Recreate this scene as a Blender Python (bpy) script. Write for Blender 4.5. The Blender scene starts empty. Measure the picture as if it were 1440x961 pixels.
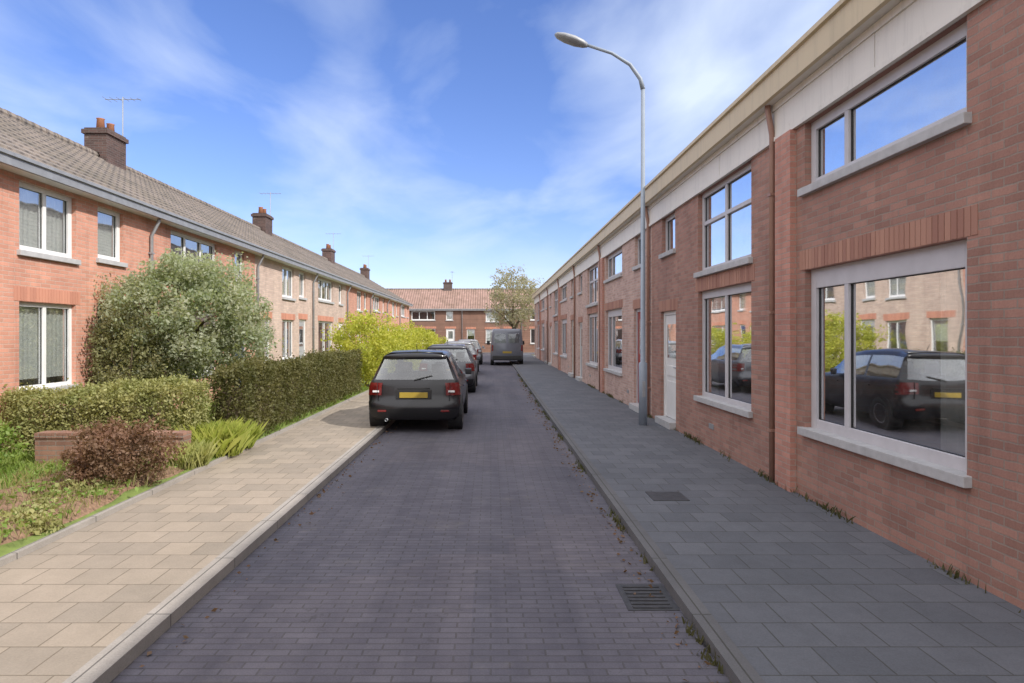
import bpy, bmesh, math, random
import numpy as np
from mathutils import Vector, Matrix
R = math.radians
random.seed(7); rng = np.random.default_rng(7)
scene = bpy.context.scene
COL = scene.collection

# ------------------------------------------------------------------ helpers
class MB:
    """collects faces for one mesh"""
    def __init__(s): s.v = []; s.f = []
    def quad(s, a, b, c, d):
        i = len(s.v); s.v += [tuple(a), tuple(b), tuple(c), tuple(d)]; s.f.append((i, i+1, i+2, i+3)); return s
    def poly(s, pts):
        i = len(s.v); s.v += [tuple(p) for p in pts]; s.f.append(tuple(range(i, i+len(pts)))); return s
    def box(s, x0, x1, y0, y1, z0, z1):
        x0, x1 = min(x0, x1), max(x0, x1); y0, y1 = min(y0, y1), max(y0, y1); z0, z1 = min(z0, z1), max(z0, z1)
        i = len(s.v)
        s.v += [(x0,y0,z0),(x1,y0,z0),(x1,y1,z0),(x0,y1,z0),(x0,y0,z1),(x1,y0,z1),(x1,y1,z1),(x0,y1,z1)]
        for f in ((3,2,1,0),(4,5,6,7),(0,1,5,4),(1,2,6,5),(2,3,7,6),(3,0,4,7)): s.f.append(tuple(i+k for k in f))
        return s
    def tube(s, pts, r, n=8, caps=True):
        pts = [Vector(p) for p in pts]
        rs = r if isinstance(r, (list, tuple)) else [r]*len(pts)
        i0 = len(s.v)
        for k, p in enumerate(pts):
            d = (pts[min(k+1, len(pts)-1)] - pts[max(k-1, 0)]).normalized()
            a = Vector((0,0,1)) if abs(d.z) < .9 else Vector((1,0,0))
            u = d.cross(a).normalized(); w = d.cross(u)
            for j in range(n):
                t = 2*math.pi*j/n; q = p + (u*math.cos(t) + w*math.sin(t))*rs[k]; s.v.append(tuple(q))
        for k in range(len(pts)-1):
            for j in range(n):
                a = i0+k*n+j; b = i0+k*n+(j+1) % n
                s.f.append((a, b, b+n, a+n))
        if caps:
            s.f.append(tuple(i0+j for j in reversed(range(n))))
            s.f.append(tuple(i0+(len(pts)-1)*n+j for j in range(n)))
        return s
    def lathe(s, prof, axis='z', c=(0,0,0), n=24):
        i0 = len(s.v)
        for (r, h) in prof:
            for j in range(n):
                t = 2*math.pi*j/n; a, b = r*math.cos(t), r*math.sin(t)
                p = {'z': (a, b, h), 'x': (h, a, b), 'y': (a, h, b)}[axis]
                s.v.append((c[0]+p[0], c[1]+p[1], c[2]+p[2]))
        for k in range(len(prof)-1):
            for j in range(n):
                a = i0+k*n+j; b = i0+k*n+(j+1) % n
                s.f.append((a, b, b+n, a+n))
        return s
    def build(s, name, mat, parent=None, bevel=0, smooth=False, seg=2):
        me = bpy.data.meshes.new(name); me.from_pydata(s.v, [], s.f); me.validate()
        bm = bmesh.new(); bm.from_mesh(me)
        if bevel or smooth:
            bmesh.ops.remove_doubles(bm, verts=bm.verts, dist=1e-5)
        bmesh.ops.recalc_face_normals(bm, faces=bm.faces)
        if bevel:
            es = [e for e in bm.edges if len(e.link_faces) == 2 and e.calc_face_angle(0) > .5]
            bmesh.ops.bevel(bm, geom=es, offset=bevel, segments=seg, affect='EDGES', profile=.7)
        bm.to_mesh(me); bm.free()
        if smooth:
            me.polygons.foreach_set('use_smooth', [True]*len(me.polygons))
        me.materials.append(mat)
        o = bpy.data.objects.new(name, me); COL.objects.link(o)
        if parent: o.parent = parent
        return o

def tag(o, label=None, cat=None, group=None, kind=None):
    if label: o['label'] = label
    if cat: o['category'] = cat
    if group: o['group'] = group
    if kind: o['kind'] = kind
    return o
def empty(name, loc, rz=0):
    o = bpy.data.objects.new(name, None); COL.objects.link(o); o.location = loc; o.rotation_euler = (0,0,rz); o.empty_display_size = .2
    return o
CH = {}
def copy_tree(o, parent=None):
    c = o.copy(); COL.objects.link(c); c.parent = parent
    for ch in [x for x in COL.objects if x.parent == o]: copy_tree(ch, c)
    return c

# ------------------------------------------------------------------ materials
def mat(name):
    m = bpy.data.materials.new(name); m.use_nodes = True
    nt = m.node_tree; b = nt.nodes['Principled BSDF']
    return m, nt, b
def N(nt, t, **kw):
    n = nt.nodes.new(t)
    for k, v in kw.items():
        if k.startswith('i_'):
            n.inputs[k[2:].replace('_', ' ')].default_value = v
        else: setattr(n, k, v)
    return n
def L(nt, a, b): nt.links.new(a, b)
def rgb(c): return (c[0], c[1], c[2], 1)
def mixc(nt, fac, a, b, mode='MIX'):
    n = nt.nodes.new('ShaderNodeMix'); n.data_type = 'RGBA'; n.blend_type = mode
    for sock, v in ((n.inputs[0], fac), (n.inputs[6], a), (n.inputs[7], b)):
        if isinstance(v, (int, float)): sock.default_value = v
        elif isinstance(v, tuple): sock.default_value = rgb(v)
        else: L(nt, v, sock)
    return n.outputs[2]
def noise(nt, vec, scale, detail=4, rough=.6):
    n = N(nt, 'ShaderNodeTexNoise'); n.inputs['Scale'].default_value = scale; n.inputs['Detail'].default_value = detail; n.inputs['Roughness'].default_value = rough
    if vec is not None: L(nt, vec, n.inputs['Vector'])
    return n.outputs['Fac']
def ramp(nt, fac, p0, p1, c0=(0,0,0), c1=(1,1,1)):
    r = N(nt, 'ShaderNodeValToRGB'); e = r.color_ramp.elements
    e[0].position = p0; e[1].position = p1; e[0].color = rgb(c0); e[1].color = rgb(c1)
    L(nt, fac, r.inputs[0]); return r.outputs[0]
def bump(nt, b, h, strength=.4, dist=.01):
    n = N(nt, 'ShaderNodeBump'); n.inputs['Strength'].default_value = strength; n.inputs['Distance'].default_value = dist
    L(nt, h, n.inputs['Height']); L(nt, n.outputs[0], b.inputs['Normal'])
def objvec(nt): return N(nt, 'ShaderNodeTexCoord').outputs['Object']
def wallvec(nt):
    """object position folded so that u runs along any vertical wall and v is up"""
    tc = N(nt, 'ShaderNodeTexCoord'); g = N(nt, 'ShaderNodeNewGeometry')
    sp = N(nt, 'ShaderNodeSeparateXYZ'); L(nt, tc.outputs['Object'], sp.inputs[0])
    sn = N(nt, 'ShaderNodeSeparateXYZ'); L(nt, g.outputs['True Normal'], sn.inputs[0])
    ab = N(nt, 'ShaderNodeMath', operation='ABSOLUTE'); L(nt, sn.outputs[0], ab.inputs[0])
    gt = N(nt, 'ShaderNodeMath', operation='GREATER_THAN'); L(nt, ab.outputs[0], gt.inputs[0]); gt.inputs[1].default_value = .5
    mx = N(nt, 'ShaderNodeMix'); L(nt, gt.outputs[0], mx.inputs[0]); L(nt, sp.outputs[0], mx.inputs[2]); L(nt, sp.outputs[1], mx.inputs[3])
    c = N(nt, 'ShaderNodeCombineXYZ'); L(nt, mx.outputs[0], c.inputs[0]); L(nt, sp.outputs[2], c.inputs[1])
    return c.outputs[0], tc.outputs['Object']
def brick_mat(name, c1, c2, mortar, vary=.12):
    m, nt, b = mat(name)
    v, ov = wallvec(nt)
    br = N(nt, 'ShaderNodeTexBrick')
    wn = N(nt, 'ShaderNodeTexNoise'); wn.inputs['Scale'].default_value = 7; wn.inputs['Detail'].default_value = 5; wn.inputs['Roughness'].default_value = .75; L(nt, ov, wn.inputs['Vector'])
    sv = N(nt, 'ShaderNodeVectorMath', operation='MULTIPLY_ADD'); L(nt, wn.outputs['Color'], sv.inputs[0]); sv.inputs[1].default_value = (.022,.022,0); L(nt, v, sv.inputs[2]); L(nt, sv.outputs[0], br.inputs['Vector'])
    c1 = tuple(x*1.05 for x in c1); c2 = tuple(x*.93 for x in c2)
    br.inputs['Color1'].default_value = rgb(c1); br.inputs['Color2'].default_value = rgb(c2); br.inputs['Mortar'].default_value = rgb(mortar)
    br.inputs['Scale'].default_value = 1; br.inputs['Mortar Size'].default_value = .006; br.inputs['Mortar Smooth'].default_value = .2
    br.inputs['Brick Width'].default_value = .22; br.inputs['Row Height'].default_value = .0625; br.inputs['Bias'].default_value = .0
    n1 = noise(nt, ov, 1.3, 5, .65); n2 = noise(nt, ov, 60, 3)
    oi = N(nt, 'ShaderNodeObjectInfo')
    col = mixc(nt, ramp(nt, n1, .3, .75), br.outputs['Color'], mixc(nt, 1.0, br.outputs['Color'], (.78,.76,.78), 'MULTIPLY'))
    col = mixc(nt, .35, col, mixc(nt, 1.0, col, ramp(nt, n2, .2, .8, (.6,.6,.6), (1.25,1.25,1.25)), 'MULTIPLY'))
    mp = N(nt, 'ShaderNodeMapping'); L(nt, ov, mp.inputs[0]); mp.inputs['Scale'].default_value = (2.5, 2.5, .22)
    st = ramp(nt, noise(nt, mp.outputs[0], 1.6, 6, .7), .52, .78)
    col = mixc(nt, st, col, mixc(nt, 1.0, col, (.72,.70,.70), 'MULTIPLY'))
    ef = ramp(nt, noise(nt, ov, 2.1, 7, .75), .60, .80, (0,0,0), (.35,.35,.35))
    col = mixc(nt, ef, col, (.55,.50,.46))
    hsv = N(nt, 'ShaderNodeHueSaturation'); L(nt, col, hsv.inputs['Color'])
    mr = N(nt, 'ShaderNodeMapRange'); L(nt, oi.outputs['Random'], mr.inputs[0]); mr.inputs[3].default_value = 1-vary; mr.inputs[4].default_value = 1+vary
    L(nt, mr.outputs[0], hsv.inputs['Value'])
    L(nt, hsv.outputs[0], b.inputs['Base Color']); b.inputs['Roughness'].default_value = .9
    inv = N(nt, 'ShaderNodeMath', operation='SUBTRACT'); inv.inputs[0].default_value = 1; L(nt, br.outputs['Fac'], inv.inputs[1])
    ad = N(nt, 'ShaderNodeMath', operation='MULTIPLY_ADD'); L(nt, n2, ad.inputs[0]); ad.inputs[1].default_value = .35; L(nt, inv.outputs[0], ad.inputs[2])
    bump(nt, b, ad.outputs[0], .7, .008)
    return m
def plain(name, c, rough=.5, metal=0, var=.12, scale=6, bmp=.0, coat=0):
    m, nt, b = mat(name); ov = objvec(nt)
    n = noise(nt, ov, scale, 5)
    col = mixc(nt, ramp(nt, n, .3, .7), tuple(x*(1-var) for x in c), tuple(min(1, x*(1+var)) for x in c))
    L(nt, col, b.inputs['Base Color']); b.inputs['Roughness'].default_value = rough; b.inputs['Metallic'].default_value = metal
    b.inputs['Coat Weight'].default_value = coat
    if bmp: bump(nt, b, noise(nt, ov, scale*12, 3), bmp, .004)
    return m
def tile_mat(name, c1, c2):
    m, nt, b = mat(name); ov = objvec(nt)
    sp = N(nt, 'ShaderNodeSeparateXYZ'); L(nt, ov, sp.inputs[0])
    def saw(sock, period):
        d = N(nt, 'ShaderNodeMath', operation='DIVIDE'); L(nt, sock, d.inputs[0]); d.inputs[1].default_value = period
        f = N(nt, 'ShaderNodeMath', operation='FRACT'); L(nt, d.outputs[0], f.inputs[0]); fl = N(nt, 'ShaderNodeMath', operation='FLOOR'); L(nt, d.outputs[0], fl.inputs[0])
        return f.outputs[0], fl.outputs[0]
    fu, iu = saw(sp.outputs[1], .24); fz, iz = saw(sp.outputs[2], .2)
    cc = N(nt, 'ShaderNodeCombineXYZ'); L(nt, iu, cc.inputs[0]); L(nt, iz, cc.inputs[1])
    wn = N(nt, 'ShaderNodeTexWhiteNoise'); L(nt, cc.outputs[0], wn.inputs['Vector'])
    n1 = noise(nt, ov, .9, 5)
    col = mixc(nt, wn.outputs['Value'], c1, c2)
    col = mixc(nt, ramp(nt, n1, .35, .8), col, mixc(nt, 1.0, col, (.62,.64,.58), 'MULTIPLY'))
    L(nt, col, b.inputs['Base Color']); b.inputs['Roughness'].default_value = .85
    sn = N(nt, 'ShaderNodeMath', operation='MULTIPLY'); L(nt, fu, sn.inputs[0]); sn.inputs[1].default_value = 2*math.pi
    si = N(nt, 'ShaderNodeMath', operation='SINE'); L(nt, sn.outputs[0], si.inputs[0])
    iz2 = N(nt, 'ShaderNodeMath', operation='MULTIPLY_ADD'); L(nt, fz, iz2.inputs[0]); iz2.inputs[1].default_value = -1.2; L(nt, si.outputs[0], iz2.inputs[2])
    bump(nt, b, iz2.outputs[0], .9, .03)
    return m
def glass_mat(name, lo, hi, tint=(.02,.025,.03)):
    m, nt, b = mat(name)
    out = nt.nodes['Material Output']
    gl = N(nt, 'ShaderNodeBsdfGlossy'); gl.inputs['Roughness'].default_value = .02; gl.inputs['Color'].default_value = (.95,.97,1,1)
    tr = N(nt, 'ShaderNodeBsdfTransparent'); tr.inputs['Color'].default_value = (.82,.86,.85,1)
    lw = N(nt, 'ShaderNodeLayerWeight'); lw.inputs[0].default_value = .5
    mr = N(nt, 'ShaderNodeMapRange'); L(nt, lw.outputs['Facing'], mr.inputs[0]); mr.inputs[3].default_value = lo; mr.inputs[4].default_value = hi
    mx = N(nt, 'ShaderNodeMixShader'); L(nt, mr.outputs[0], mx.inputs[0]); L(nt, tr.outputs[0], mx.inputs[1]); L(nt, gl.outputs[0], mx.inputs[2])
    df = N(nt, 'ShaderNodeBsdfDiffuse'); df.inputs[0].default_value = (.45,.44,.42,1)
    m2 = N(nt, 'ShaderNodeMixShader'); L(nt, ramp(nt, noise(nt, objvec(nt), 3.5, 7, .75), .42, .80, (.01,.01,.01), (.12,.12,.12)), m2.inputs[0]); L(nt, mx.outputs[0], m2.inputs[1]); L(nt, df.outputs[0], m2.inputs[2])
    L(nt, m2.outputs[0], out.inputs[0])
    bp = N(nt, 'ShaderNodeBump'); bp.inputs['Strength'].default_value = .11; bp.inputs['Distance'].default_value = .02
    L(nt, noise(nt, objvec(nt), 1.6, 1), bp.inputs['Height']); L(nt, bp.outputs[0], gl.inputs['Normal'])
    return m
def leaf_mat(name, c1, c2, trans=.35):
    m, nt, b = mat(name)
    out = nt.nodes['Material Output']
    g = N(nt, 'ShaderNodeNewGeometry')
    n = noise(nt, objvec(nt), 2.2, 3)
    col = mixc(nt, g.outputs['Random Per Island'], c1, c2)
    col = mixc(nt, ramp(nt, n, .35, .65), col, mixc(nt, 1.0, col, (.7,.8,.7), 'MULTIPLY'))
    L(nt, col, b.inputs['Base Color']); b.inputs['Roughness'].default_value = .6
    t = N(nt, 'ShaderNodeBsdfTranslucent'); L(nt, mixc(nt, 1.0, col, (1.3,1.35,.7), 'MULTIPLY'), t.inputs[0])
    mx = N(nt, 'ShaderNodeMixShader'); mx.inputs[0].default_value = trans; L(nt, b.outputs[0], mx.inputs[1]); L(nt, t.outputs[0], mx.inputs[2])
    L(nt, mx.outputs[0], out.inputs[0])
    return m
def paver_mat(name, c1, c2, joint, w, h, off=.5, ms=.006, var=.25, rot=0, stain=(.7,.7,.7)):
    m, nt, b = mat(name); ov = objvec(nt)
    mp = N(nt, 'ShaderNodeMapping'); mp.inputs['Rotation'].default_value = (0,0,rot); L(nt, ov, mp.inputs[0])
    br = N(nt, 'ShaderNodeTexBrick', offset=off); L(nt, mp.outputs[0], br.inputs['Vector'])
    br.inputs['Color1'].default_value = rgb(c1); br.inputs['Color2'].default_value = rgb(c2); br.inputs['Mortar'].default_value = rgb(joint)
    br.inputs['Scale'].default_value = 1; br.inputs['Mortar Size'].default_value = ms; br.inputs['Brick Width'].default_value = w; br.inputs['Row Height'].default_value = h
    br.inputs['Mortar Smooth'].default_value = .3
    n1 = noise(nt, ov, .7, 6, .65); n2 = noise(nt, ov, 90, 3, .7); n3 = noise(nt, ov, 5, 5, .7)
    col = mixc(nt, ramp(nt, n1, .4, .75), br.outputs['Color'], mixc(nt, 1.0, br.outputs['Color'], stain, 'MULTIPLY'))
    col = mixc(nt, 1.0, col, ramp(nt, n2, .2, .8, (1-var,)*3, (1+var,)*3), 'MULTIPLY')
    col = mixc(nt, 1.0, col, ramp(nt, n3, .25, .75, (1-var*.6,)*3, (1+var*.6,)*3), 'MULTIPLY')
    L(nt, col, b.inputs['Base Color']); b.inputs['Roughness'].default_value = .85
    inv = N(nt, 'ShaderNodeMath', operation='SUBTRACT'); inv.inputs[0].default_value = 1; L(nt, br.outputs['Fac'], inv.inputs[1])
    ad = N(nt, 'ShaderNodeMath', operation='MULTIPLY_ADD'); L(nt, n2, ad.inputs[0]); ad.inputs[1].default_value = .5; L(nt, inv.outputs[0], ad.inputs[2])
    bump(nt, b, ad.outputs[0], .6, .006)
    return m

M = {}
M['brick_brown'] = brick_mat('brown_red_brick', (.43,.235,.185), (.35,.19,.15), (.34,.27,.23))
M['brick_mid'] = brick_mat('dusty_pink_brick', (.62,.43,.37), (.52,.34,.29), (.54,.48,.43))
M['brick_red'] = brick_mat('red_brick', (.54,.27,.21), (.47,.23,.18), (.42,.32,.27), .03)
M['brick_orange'] = brick_mat('orange_brick', (.62,.30,.215), (.56,.27,.19), (.56,.40,.32), .05)
M['brick_pale'] = brick_mat('pale_brick', (.62,.47,.39), (.56,.42,.35), (.54,.47,.41), .08)
M['brick_dark'] = brick_mat('dark_brick', (.12,.07,.06), (.08,.05,.045), (.15,.13,.12))
M['brick_garden'] = brick_mat('garden_brick', (.31,.17,.12), (.24,.13,.095), (.25,.21,.18))
M['tiles'] = tile_mat('grey_brown_roof_tile', (.24,.20,.175), (.18,.155,.14))
M['tiles_red'] = tile_mat('faded_red_roof_tile', (.34,.22,.19), (.28,.18,.15))
M['white'] = plain('white_paint', (.74,.74,.74), .45, var=.05, scale=5)
def streaky(name, c, rough=.55):
    m, nt, b = mat(name); ov = objvec(nt)
    mp = N(nt, 'ShaderNodeMapping'); L(nt, ov, mp.inputs[0]); mp.inputs['Scale'].default_value = (6, 6, .5)
    a = ramp(nt, noise(nt, mp.outputs[0], 1.5, 6, .7), .50, .80, (0,0,0), (.75,.75,.75)); p = ramp(nt, noise(nt, ov, 9, 8, .8), .60, .68, (0,0,0), (.45,.45,.45))
    col = mixc(nt, a, c, tuple(x*.70 for x in c)); col = mixc(nt, p, col, (c[0]*.62, c[1]*.58, c[2]*.52))
    L(nt, col, b.inputs['Base Color']); b.inputs['Roughness'].default_value = rough; bump(nt, b, noise(nt, ov, 40, 4), .15, .003); return m
M['cream'] = streaky('cream_gutter_paint', (.56,.46,.30))
M['offwhite'] = streaky('off_white_paint', (.70,.665,.61))
M['greyframe'] = plain('grey_white_frame_paint', (.50,.49,.52), .5, var=.06)
M['sill'] = plain('sill_stone', (.42,.42,.43), .7, var=.12, scale=9, bmp=.2)
M['curtain'] = plain('net_curtain', (.72,.72,.70), .9, var=.06, scale=14)
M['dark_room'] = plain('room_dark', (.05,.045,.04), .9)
M['glass_r'] = glass_mat('window_glass_reflective', .55, .97)
M['glass_l'] = glass_mat('window_glass_clear', .18, .85)
M['wood_dark'] = plain('dark_brown_wood', (.075,.045,.03), .65, var=.25, scale=8, bmp=.3)
M['grey_metal'] = plain('galvanised_metal', (.34,.36,.38), .45, .6, var=.1)
M['zinc'] = plain('zinc_grey', (.30,.31,.33), .5, .3, var=.15)
M['black_plastic'] = plain('black_plastic', (.018,.018,.02), .5)
M['green_door'] = plain('dark_green_door_paint', (.03,.06,.045), .35)
M['road'] = paver_mat('road_clinker', (.116,.110,.134), (.092,.087,.110), (.076,.072,.080), .21, .07, .5, .006, .22, 0, (.8,.8,.82))
def weather_road(m):
    nt = m.node_tree; b = nt.nodes['Principled BSDF']; ov = objvec(nt); src = b.inputs['Base Color'].links[0].from_socket
    sp = N(nt, 'ShaderNodeSeparateXYZ'); L(nt, ov, sp.inputs[0])
    mp = N(nt, 'ShaderNodeMapping'); L(nt, ov, mp.inputs[0]); mp.inputs['Scale'].default_value = (1.6, .12, 1)
    tr = ramp(nt, noise(nt, mp.outputs[0], 1.4, 4, .6), .40, .68)
    col = mixc(nt, tr, src, mixc(nt, 1.0, src, (.72,.73,.77), 'MULTIPLY'))
    vo = N(nt, 'ShaderNodeTexVoronoi'); vo.inputs['Scale'].default_value = .55; L(nt, ov, vo.inputs['Vector']); vo.distance = 'CHEBYCHEV'
    sc = N(nt, 'ShaderNodeSeparateXYZ'); L(nt, vo.outputs['Color'], sc.inputs[0])
    col = mixc(nt, ramp(nt, sc.outputs[0], .66, .68, (0,0,0), (.9,.9,.9)), col, mixc(nt, 1.0, col, (1.16,1.12,1.08), 'MULTIPLY'))
    sp2 = ramp(nt, noise(nt, ov, 3.2, 6, .8), .60, .68, (0,0,0), (.7,.7,.7))
    col = mixc(nt, sp2, col, (.05,.047,.05))
    sand = ramp(nt, noise(nt, ov, 1.1, 8, .8), .56, .80, (0,0,0), (.55,.55,.55))
    col = mixc(nt, sand, col, (.19,.17,.15))
    L(nt, col, b.inputs['Base Color'])
weather_road(M['road'])
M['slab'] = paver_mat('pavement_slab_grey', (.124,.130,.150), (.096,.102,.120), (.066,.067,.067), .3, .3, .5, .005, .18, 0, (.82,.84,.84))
M['slab_beige'] = paver_mat('pavement_slab_beige', (.315,.262,.208), (.245,.208,.168), (.16,.13,.095), .3, .3, .5, .005, .14, 0, (.86,.86,.84))
M['kerb'] = paver_mat('kerb_concrete', (.33,.30,.27), (.29,.27,.25), (.12,.11,.10), .15, 1.0, 0, .006, .2)
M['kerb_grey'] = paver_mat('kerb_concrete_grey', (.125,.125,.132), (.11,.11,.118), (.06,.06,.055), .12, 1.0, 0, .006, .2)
M['soil'] = plain('garden_soil', (.10,.085,.05), .95, var=.4, scale=5, bmp=.6)
M['lawn'] = plain('lawn_green', (.15,.20,.045), .95, var=.35, scale=4, bmp=.6)
M['earth'] = plain('outer_ground', (.13,.13,.09), .95, var=.3, scale=.3)
M['grassblade'] = leaf_mat('grass_blade', (.19,.27,.05), (.27,.34,.08))
M['weed'] = leaf_mat('dry_weed', (.10,.09,.04), (.13,.12,.06))
M['hedge'] = leaf_mat('hedge_leaf', (.29,.275,.11), (.40,.38,.16))
M['hedge_dark'] = leaf_mat('hedge_leaf_dark', (.12,.11,.035), (.16,.145,.05))
M['tree'] = leaf_mat('grey_green_leaf', (.35,.36,.265), (.48,.49,.37), .5)
M['tree_dark'] = leaf_mat('dark_green_leaf', (.22,.20,.10), (.29,.27,.13), .4)
M['yellow_bush'] = leaf_mat('yellow_green_leaf', (.44,.43,.06), (.55,.52,.10), .45)
M['lime'] = leaf_mat('lime_leaf', (.30,.34,.05), (.40,.40,.10))
M['berberis'] = leaf_mat('red_brown_leaf', (.19,.10,.065), (.25,.14,.09))
M['mulch'] = plain('bark_mulch', (.22,.135,.085), .95, var=.4, scale=25, bmp=.8)
M['carpaint_van'] = plain('dark_grey_van_paint', (.13,.14,.175), .35, .2, var=.05, coat=.5)
M['lime2'] = leaf_mat('fresh_green_leaf', (.17,.25,.045), (.24,.32,.07))
m_, nt_, b_ = mat('lintel_brick'); g_ = N(nt_, 'ShaderNodeNewGeometry')
L(nt_, mixc(nt_, g_.outputs['Random Per Island'], (.42,.23,.17), (.30,.15,.115)), b_.inputs['Base Color']); b_.inputs['Roughness'].default_value = .9; bump(nt_, b_, noise(nt_, objvec(nt_), 60, 3), .4, .005); M['lintel_r'] = m_
m_, nt_, b_ = mat('lintel_brick_orange'); g_ = N(nt_, 'ShaderNodeNewGeometry')
L(nt_, mixc(nt_, g_.outputs['Random Per Island'], (.56,.26,.18), (.44,.20,.14)), b_.inputs['Base Color']); b_.inputs['Roughness'].default_value = .9; M['lintel_l'] = m_
M['pipe_brown'] = plain('brown_pipe_paint', (.30,.17,.13), .5, var=.12)
M['lamp_paint'] = plain('pale_grey_lamp_paint', (.24,.28,.34), .55, .1, var=.1, scale=3)
M['lime_pale'] = leaf_mat('pale_grass_leaf', (.38,.37,.13), (.46,.44,.18))
M['weed2'] = leaf_mat('straw_blade', (.26,.24,.09), (.34,.28,.14))
M['twig'] = leaf_mat('grey_brown_leaf', (.36,.31,.25), (.45,.39,.32), .5)
M['bark'] = plain('bark', (.14,.105,.07), .95, var=.3, scale=9, bmp=.8)
M['carpaint_black'] = plain('black_car_paint', (.008,.008,.011), .3, 0, var=.05, coat=.25)
M['carpaint_grey'] = plain('grey_car_paint', (.09,.095,.11), .28, .3, var=.05, coat=.6)
M['carpaint_silver'] = plain('silver_car_paint', (.30,.31,.33), .3, .4, var=.05, coat=.6)
M['carglass'] = glass_mat('car_window_glass', .10, .8)
M['rubber'] = plain('tyre_rubber', (.02,.02,.02), .85)
M['alloy'] = plain('alloy_rim', (.35,.35,.36), .35, .7)
M['redlamp'] = plain('red_lamp_lens', (.14,.008,.008), .2, coat=.5)
M['plate'] = plain('yellow_plate', (.34,.24,.03), .5, var=.05)
M['iron'] = plain('cast_iron', (.06,.06,.065), .6, .4, var=.25, scale=20, bmp=.5)
M['terracotta'] = plain('terracotta', (.36,.16,.09), .8, var=.15)

# ------------------------------------------------------------------ setting
YA, YB = -14, 58
def sheet(name, x0, x1, y0, y1, z, m, thick=None):
    b = MB()
    if thick: b.box(x0, x1, y0, y1, z-thick, z)
    else: b.quad((x0,y0,z),(x1,y0,z),(x1,y1,z),(x0,y1,z))
    o = b.build(name, m); o['kind'] = 'structure'; return o
sheet('ground', -500, 500, -300, 900, -.02, M['earth'])
sheet('road', -2.0, 1.26, YA-10, YB, 0, M['road'])
sheet('cross_road', -60, 60, YB, YB+5, 0.003, M['road'])
PZ = .07
def gridsheet(name, x0, x1, y0, y1, z, m, amp=.004):
    b = MB(); nx = max(1, int((x1-x0)/.3)); ny = int((y1-y0)/.6)
    P = [[(x0+(x1-x0)*i/nx, y0+(y1-y0)*j/ny, z+random.uniform(-amp, amp)) for i in range(nx+1)] for j in range(ny+1)]
    for j in range(ny):
        for i in range(nx): b.quad(P[j][i], P[j][i+1], P[j+1][i+1], P[j+1][i])
    o = b.build(name, m, smooth=True); o['kind'] = 'structure'; return o
sheet('pavement_left', -3.70, -2.15, YA, YB-1, PZ, M['slab_beige'], .08)
sheet('kerb_left', -2.15, -2.0, YA, YB-1, PZ+.01, M['kerb'], .1)
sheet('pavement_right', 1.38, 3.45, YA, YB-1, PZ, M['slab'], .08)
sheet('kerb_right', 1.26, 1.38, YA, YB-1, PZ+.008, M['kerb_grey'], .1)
# front gardens (soil sheet with a gently uneven top)
gb = MB()
nx, ny = 12, 160
P = [[(-7.0+3.3*i/nx, YA+(YB-1-YA)*j/ny, PZ+.03+.05*rng.random()*(0 < i < nx)) for i in range(nx+1)] for j in range(ny+1)]
for j in range(ny):
    for i in range(nx): gb.quad(P[j][i], P[j][i+1], P[j+1][i+1], P[j+1][i])
o = gb.build('garden_ground', M['lawn'], smooth=True); o['kind'] = 'structure'
# garden edging strip
sheet('garden_edging', -3.76, -3.70, YA, YB-1, PZ+.05, M['kerb'], .12)

def leaf_mesh(name, P, size, m, parent=None, aspect=.55, up=None, flat=.0):
    """one small leaf-shaped quad per point, random orientation"""
    n = len(P); P = np.asarray(P)
    d = rng.normal(size=(n,3)); d[:,2] *= (1-flat)
    if up is not None: d = d*.5 + np.array(up)
    d /= np.linalg.norm(d, axis=1)[:,None]
    e = rng.normal(size=(n,3)); e -= (e*d).sum(1)[:,None]*d; e /= np.linalg.norm(e, axis=1)[:,None]
    s = size*(.45+1.25*rng.random(n)**1.5)[:,None]
    a = P - d*s*.5; c = P + d*s*.5; b = P + e*s*aspect*.5 + np.cross(d, e)*s*.08; f = P - e*s*aspect*.5 + np.cross(d, e)*s*.08
    V = np.stack([a, b, c, f], 1).reshape(-1, 3)
    me = bpy.data.meshes.new(name)
    me.vertices.add(4*n); me.vertices.foreach_set('co', V.ravel())
    me.loops.add(4*n); me.loops.foreach_set('vertex_index', np.arange(4*n))
    me.polygons.add(n); me.polygons.foreach_set('loop_start', np.arange(0, 4*n, 4)); me.polygons.foreach_set('loop_total', np.full(n, 4))
    me.update(); me.materials.append(m)
    o = bpy.data.objects.new(name, me); COL.objects.link(o)
    if parent: o.parent = parent
    return o
def clumps(center, rad, nc, per, cr):
    """points in clumps spread over an uneven ellipsoid"""
    out = []
    for _ in range(nc):
        d = rng.normal(size=3); d /= np.linalg.norm(d)
        r = rng.uniform(.35, 1.0)**.6
        c = np.array(center) + d*np.array(rad)*r*rng.uniform(.8, 1.08)
        q = rng.normal(size=(per, 3)); q /= np.linalg.norm(q, axis=1)[:,None]
        out.append(c + q*(rng.random(per)**.5)[:,None]*cr*rng.uniform(.6, 1.3))
    return np.concatenate(out)
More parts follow.
